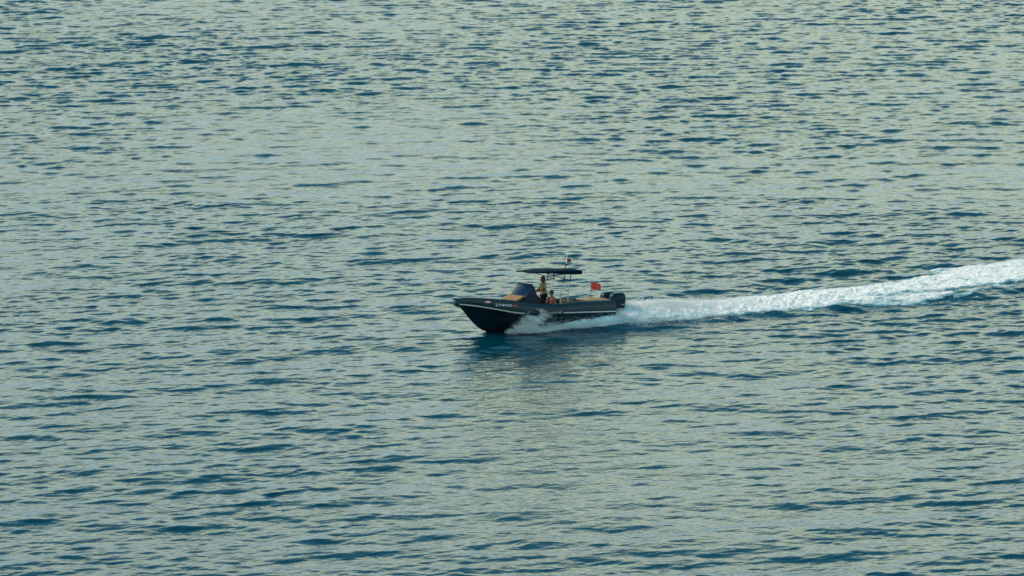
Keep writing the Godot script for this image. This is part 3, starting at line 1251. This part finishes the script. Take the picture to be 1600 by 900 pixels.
func build_people() -> void:
	# the one who steers, standing at the wheel
	var p := Node3D.new()
	p.name = "person"
	p.transform = boat_xf * Transform3D(Basis.IDENTITY, Vector3(3.08, SOLE, -0.02))
	add_child(p)
	tag(p, "person in a sand coloured top standing at the wheel under the canopy", "person")
	var fwd := Vector3(0.97, -0.1, -0.2).normalized()
	var hc := Vector3(0.05, 1.625, -0.01)
	var body := [
		[Vector3(-0.02, 0.95, -0.06), Vector3(-0.02, 0.95, 0.06), 0.115, 0.115], [Vector3(-0.01, 1.0, 0), Vector3(0.0, 1.14, 0), 0.115, 0.105],
		[Vector3(0.0, 1.14, -0.03), Vector3(0.01, 1.30, -0.05), 0.105, 0.105], [Vector3(0.0, 1.14, 0.03), Vector3(0.01, 1.30, 0.05), 0.105, 0.105],
		[Vector3(0.01, 1.37, -0.13), Vector3(0.01, 1.37, 0.13), 0.062, 0.062], [Vector3(0.01, 1.38, 0), Vector3(0.03, 1.53, -0.005), 0.058, 0.05]]
	for s in [-1.0, 1.0]:
		body.append_array([
			[Vector3(-0.02, 0.92, s * 0.09), Vector3(0.05, 0.49, s * 0.12), 0.088, 0.056], [Vector3(0.05, 0.49, s * 0.12), Vector3(-0.01, 0.09, s * 0.13), 0.054, 0.036],
			[Vector3(0.03, 0.40, s * 0.12), Vector3(0.01, 0.30, s * 0.125), 0.055, 0.05],
			[Vector3(-0.03, 0.045, s * 0.13), Vector3(0.15, 0.03, s * 0.15), 0.04, 0.03],
			[Vector3(0.01, 1.375, s * 0.175), Vector3(0.06, 1.14, s * 0.26), 0.052, 0.040], [Vector3(0.06, 1.14, s * 0.26), Vector3(0.34, 1.09, s * 0.19), 0.040, 0.027]])
	var hands := []
	for s in [-1.0, 1.0]:
		hands.append([hand_bones(Vector3(0.34, 1.09, s * 0.19), Vector3(0.98, 0.15, 0).normalized(), Vector3(0.2, -0.95, -0.2 * s).normalized(), Vector3(0.1, 0.3, -s).normalized()), 0.007, 0.008])
	part("body", limb_mesh([[body, 0.018, 0.05], [head_bones(hc, fwd), 0.008, 0.02], hands[0], hands[1]]), M.skin, p)
	var r := fwd.cross(Vector3.UP).normalized()
	part("hair", limb_mesh([[[[hc - fwd * 0.02 + Vector3(0, 0.028, 0), hc - fwd * 0.045 + Vector3(0, 0.015, 0), 0.094, 0.092], [hc - fwd * 0.07 - Vector3(0, 0.02, 0), hc - fwd * 0.10 - Vector3(0, 0.20, 0), 0.075, 0.045], [hc + r * 0.05 - fwd * 0.045, hc + r * 0.065 - fwd * 0.05 - Vector3(0, 0.16, 0), 0.05, 0.03], [hc - r * 0.05 - fwd * 0.045, hc - r * 0.065 - fwd * 0.05 - Vector3(0, 0.16, 0), 0.05, 0.03]], 0.012, 0.02]]), M.hair, p)
	face(p, hc, fwd)
	var top := [[Vector3(-0.015, 0.98, -0.05), Vector3(-0.015, 0.98, 0.05), 0.132, 0.132], [Vector3(-0.01, 1.02, 0), Vector3(0.0, 1.14, 0), 0.13, 0.12], [Vector3(0.0, 1.14, -0.03), Vector3(0.01, 1.30, -0.05), 0.118, 0.118], [Vector3(0.0, 1.14, 0.03), Vector3(0.01, 1.30, 0.05), 0.118, 0.118], [Vector3(0.01, 1.365, -0.13), Vector3(0.01, 1.365, 0.13), 0.072, 0.072]]
	for s in [-1.0, 1.0]:
		top.append([Vector3(0.01, 1.375, s * 0.175), Vector3(0.04, 1.25, s * 0.225), 0.066, 0.064])
	part("shirt", limb_mesh([[top, 0.016, 0.04]]), M.shirt, p)
	var low := [[Vector3(-0.02, 0.93, -0.06), Vector3(-0.02, 0.93, 0.06), 0.128, 0.128]]
	for s in [-1.0, 1.0]:
		low.append([Vector3(-0.02, 0.90, s * 0.09), Vector3(0.04, 0.56, s * 0.118), 0.108, 0.082])
	part("trousers", limb_mesh([[low, 0.016, 0.04]]), M.shorts, p)
	part("towel", limb_mesh([[[[Vector3(-0.13, 1.02, -0.10), Vector3(-0.15, 0.80, -0.12), 0.045, 0.06], [Vector3(-0.14, 1.02, -0.02), Vector3(-0.16, 0.78, -0.02), 0.04, 0.05]], 0.014, 0.03]]), M.cloth_white, p)

	# the one who sits behind
	var q := Node3D.new()
	q.name = "person_001"
	q.transform = boat_xf * Transform3D(Basis(Vector3.UP, deg_to_rad(18.0)), Vector3(2.84, SOLE, -0.42))
	add_child(q)
	tag(q, "dark haired person in a coral top sitting on the seat behind the wheel", "person")
	var hip := 0.36
	var f2 := Vector3(0.85, -0.15, -0.5).normalized()
	var h2 := Vector3(0.05, hip + 0.64, 0.0)
	body = [
		[Vector3(0, hip, -0.07), Vector3(0, hip, 0.07), 0.11, 0.11], [Vector3(0, hip + 0.05, 0), Vector3(-0.01, hip + 0.22, 0), 0.11, 0.105],
		[Vector3(-0.01, hip + 0.2, -0.03), Vector3(0.01, hip + 0.33, -0.05), 0.10, 0.10], [Vector3(-0.01, hip + 0.2, 0.03), Vector3(0.01, hip + 0.33, 0.05), 0.10, 0.10],
		[Vector3(0.01, hip + 0.40, -0.12), Vector3(0.01, hip + 0.40, 0.12), 0.06, 0.06], [Vector3(0.01, hip + 0.40, 0), Vector3(0.03, hip + 0.54, 0), 0.055, 0.048]]
	for s in [-1.0, 1.0]:
		body.append_array([
			[Vector3(0, hip - 0.01, s * 0.09), Vector3(0.40, hip + 0.07, s * 0.13), 0.085, 0.056], [Vector3(0.40, hip + 0.07, s * 0.13), Vector3(0.50, 0.09, s * 0.14), 0.054, 0.036],
			[Vector3(0.405, 0.36, s * 0.13), Vector3(0.435, 0.26, s * 0.135), 0.052, 0.048],
			[Vector3(0.48, 0.045, s * 0.14), Vector3(0.65, 0.03, s * 0.16), 0.04, 0.03],
			[Vector3(0.01, hip + 0.40, s * 0.165), Vector3(0.04, hip + 0.18, s * 0.24), 0.05, 0.038], [Vector3(0.04, hip + 0.18, s * 0.24), Vector3(0.26, hip + 0.11, s * 0.16), 0.038, 0.027]])
	hands = []
	for s in [-1.0, 1.0]:
		hands.append([hand_bones(Vector3(0.26, hip + 0.11, s * 0.16), Vector3(0.95, -0.2, -0.2 * s).normalized(), Vector3(0.2, -0.9, 0).normalized(), Vector3(0.1, 0.3, -s).normalized()), 0.007, 0.008])
	part("body", limb_mesh([[body, 0.018, 0.05], [head_bones(h2, f2), 0.008, 0.02], hands[0], hands[1]]), M.skin_fair, q)
	part("hair", limb_mesh([[[[h2 - f2 * 0.02 + Vector3(0, 0.03, 0), h2 - f2 * 0.05 + Vector3(0, 0.012, 0), 0.098, 0.094], [h2 - f2 * 0.08 - Vector3(0, 0.02, 0), h2 - f2 * 0.10 - Vector3(0, 0.10, 0), 0.07, 0.05]], 0.012, 0.02]]), M.hair, q)
	face(q, h2, f2)
	top = [[Vector3(0, hip + 0.03, -0.06), Vector3(0, hip + 0.03, 0.06), 0.125, 0.125], [Vector3(0, hip + 0.06, 0), Vector3(-0.01, hip + 0.22, 0), 0.125, 0.118], [Vector3(-0.01, hip + 0.2, -0.03), Vector3(0.01, hip + 0.32, -0.05), 0.112, 0.112], [Vector3(-0.01, hip + 0.2, 0.03), Vector3(0.01, hip + 0.32, 0.05), 0.112, 0.112]]
	part("top", limb_mesh([[top, 0.016, 0.04]]), M.coral, q)
	low = [[Vector3(0, hip, -0.07), Vector3(0, hip, 0.07), 0.122, 0.122]]
	for s in [-1.0, 1.0]:
		low.append([Vector3(0.02, hip - 0.005, s * 0.09), Vector3(0.28, hip + 0.04, s * 0.12), 0.10, 0.078])
	part("shorts", limb_mesh([[low, 0.016, 0.04]]), M.cloth_white, q)
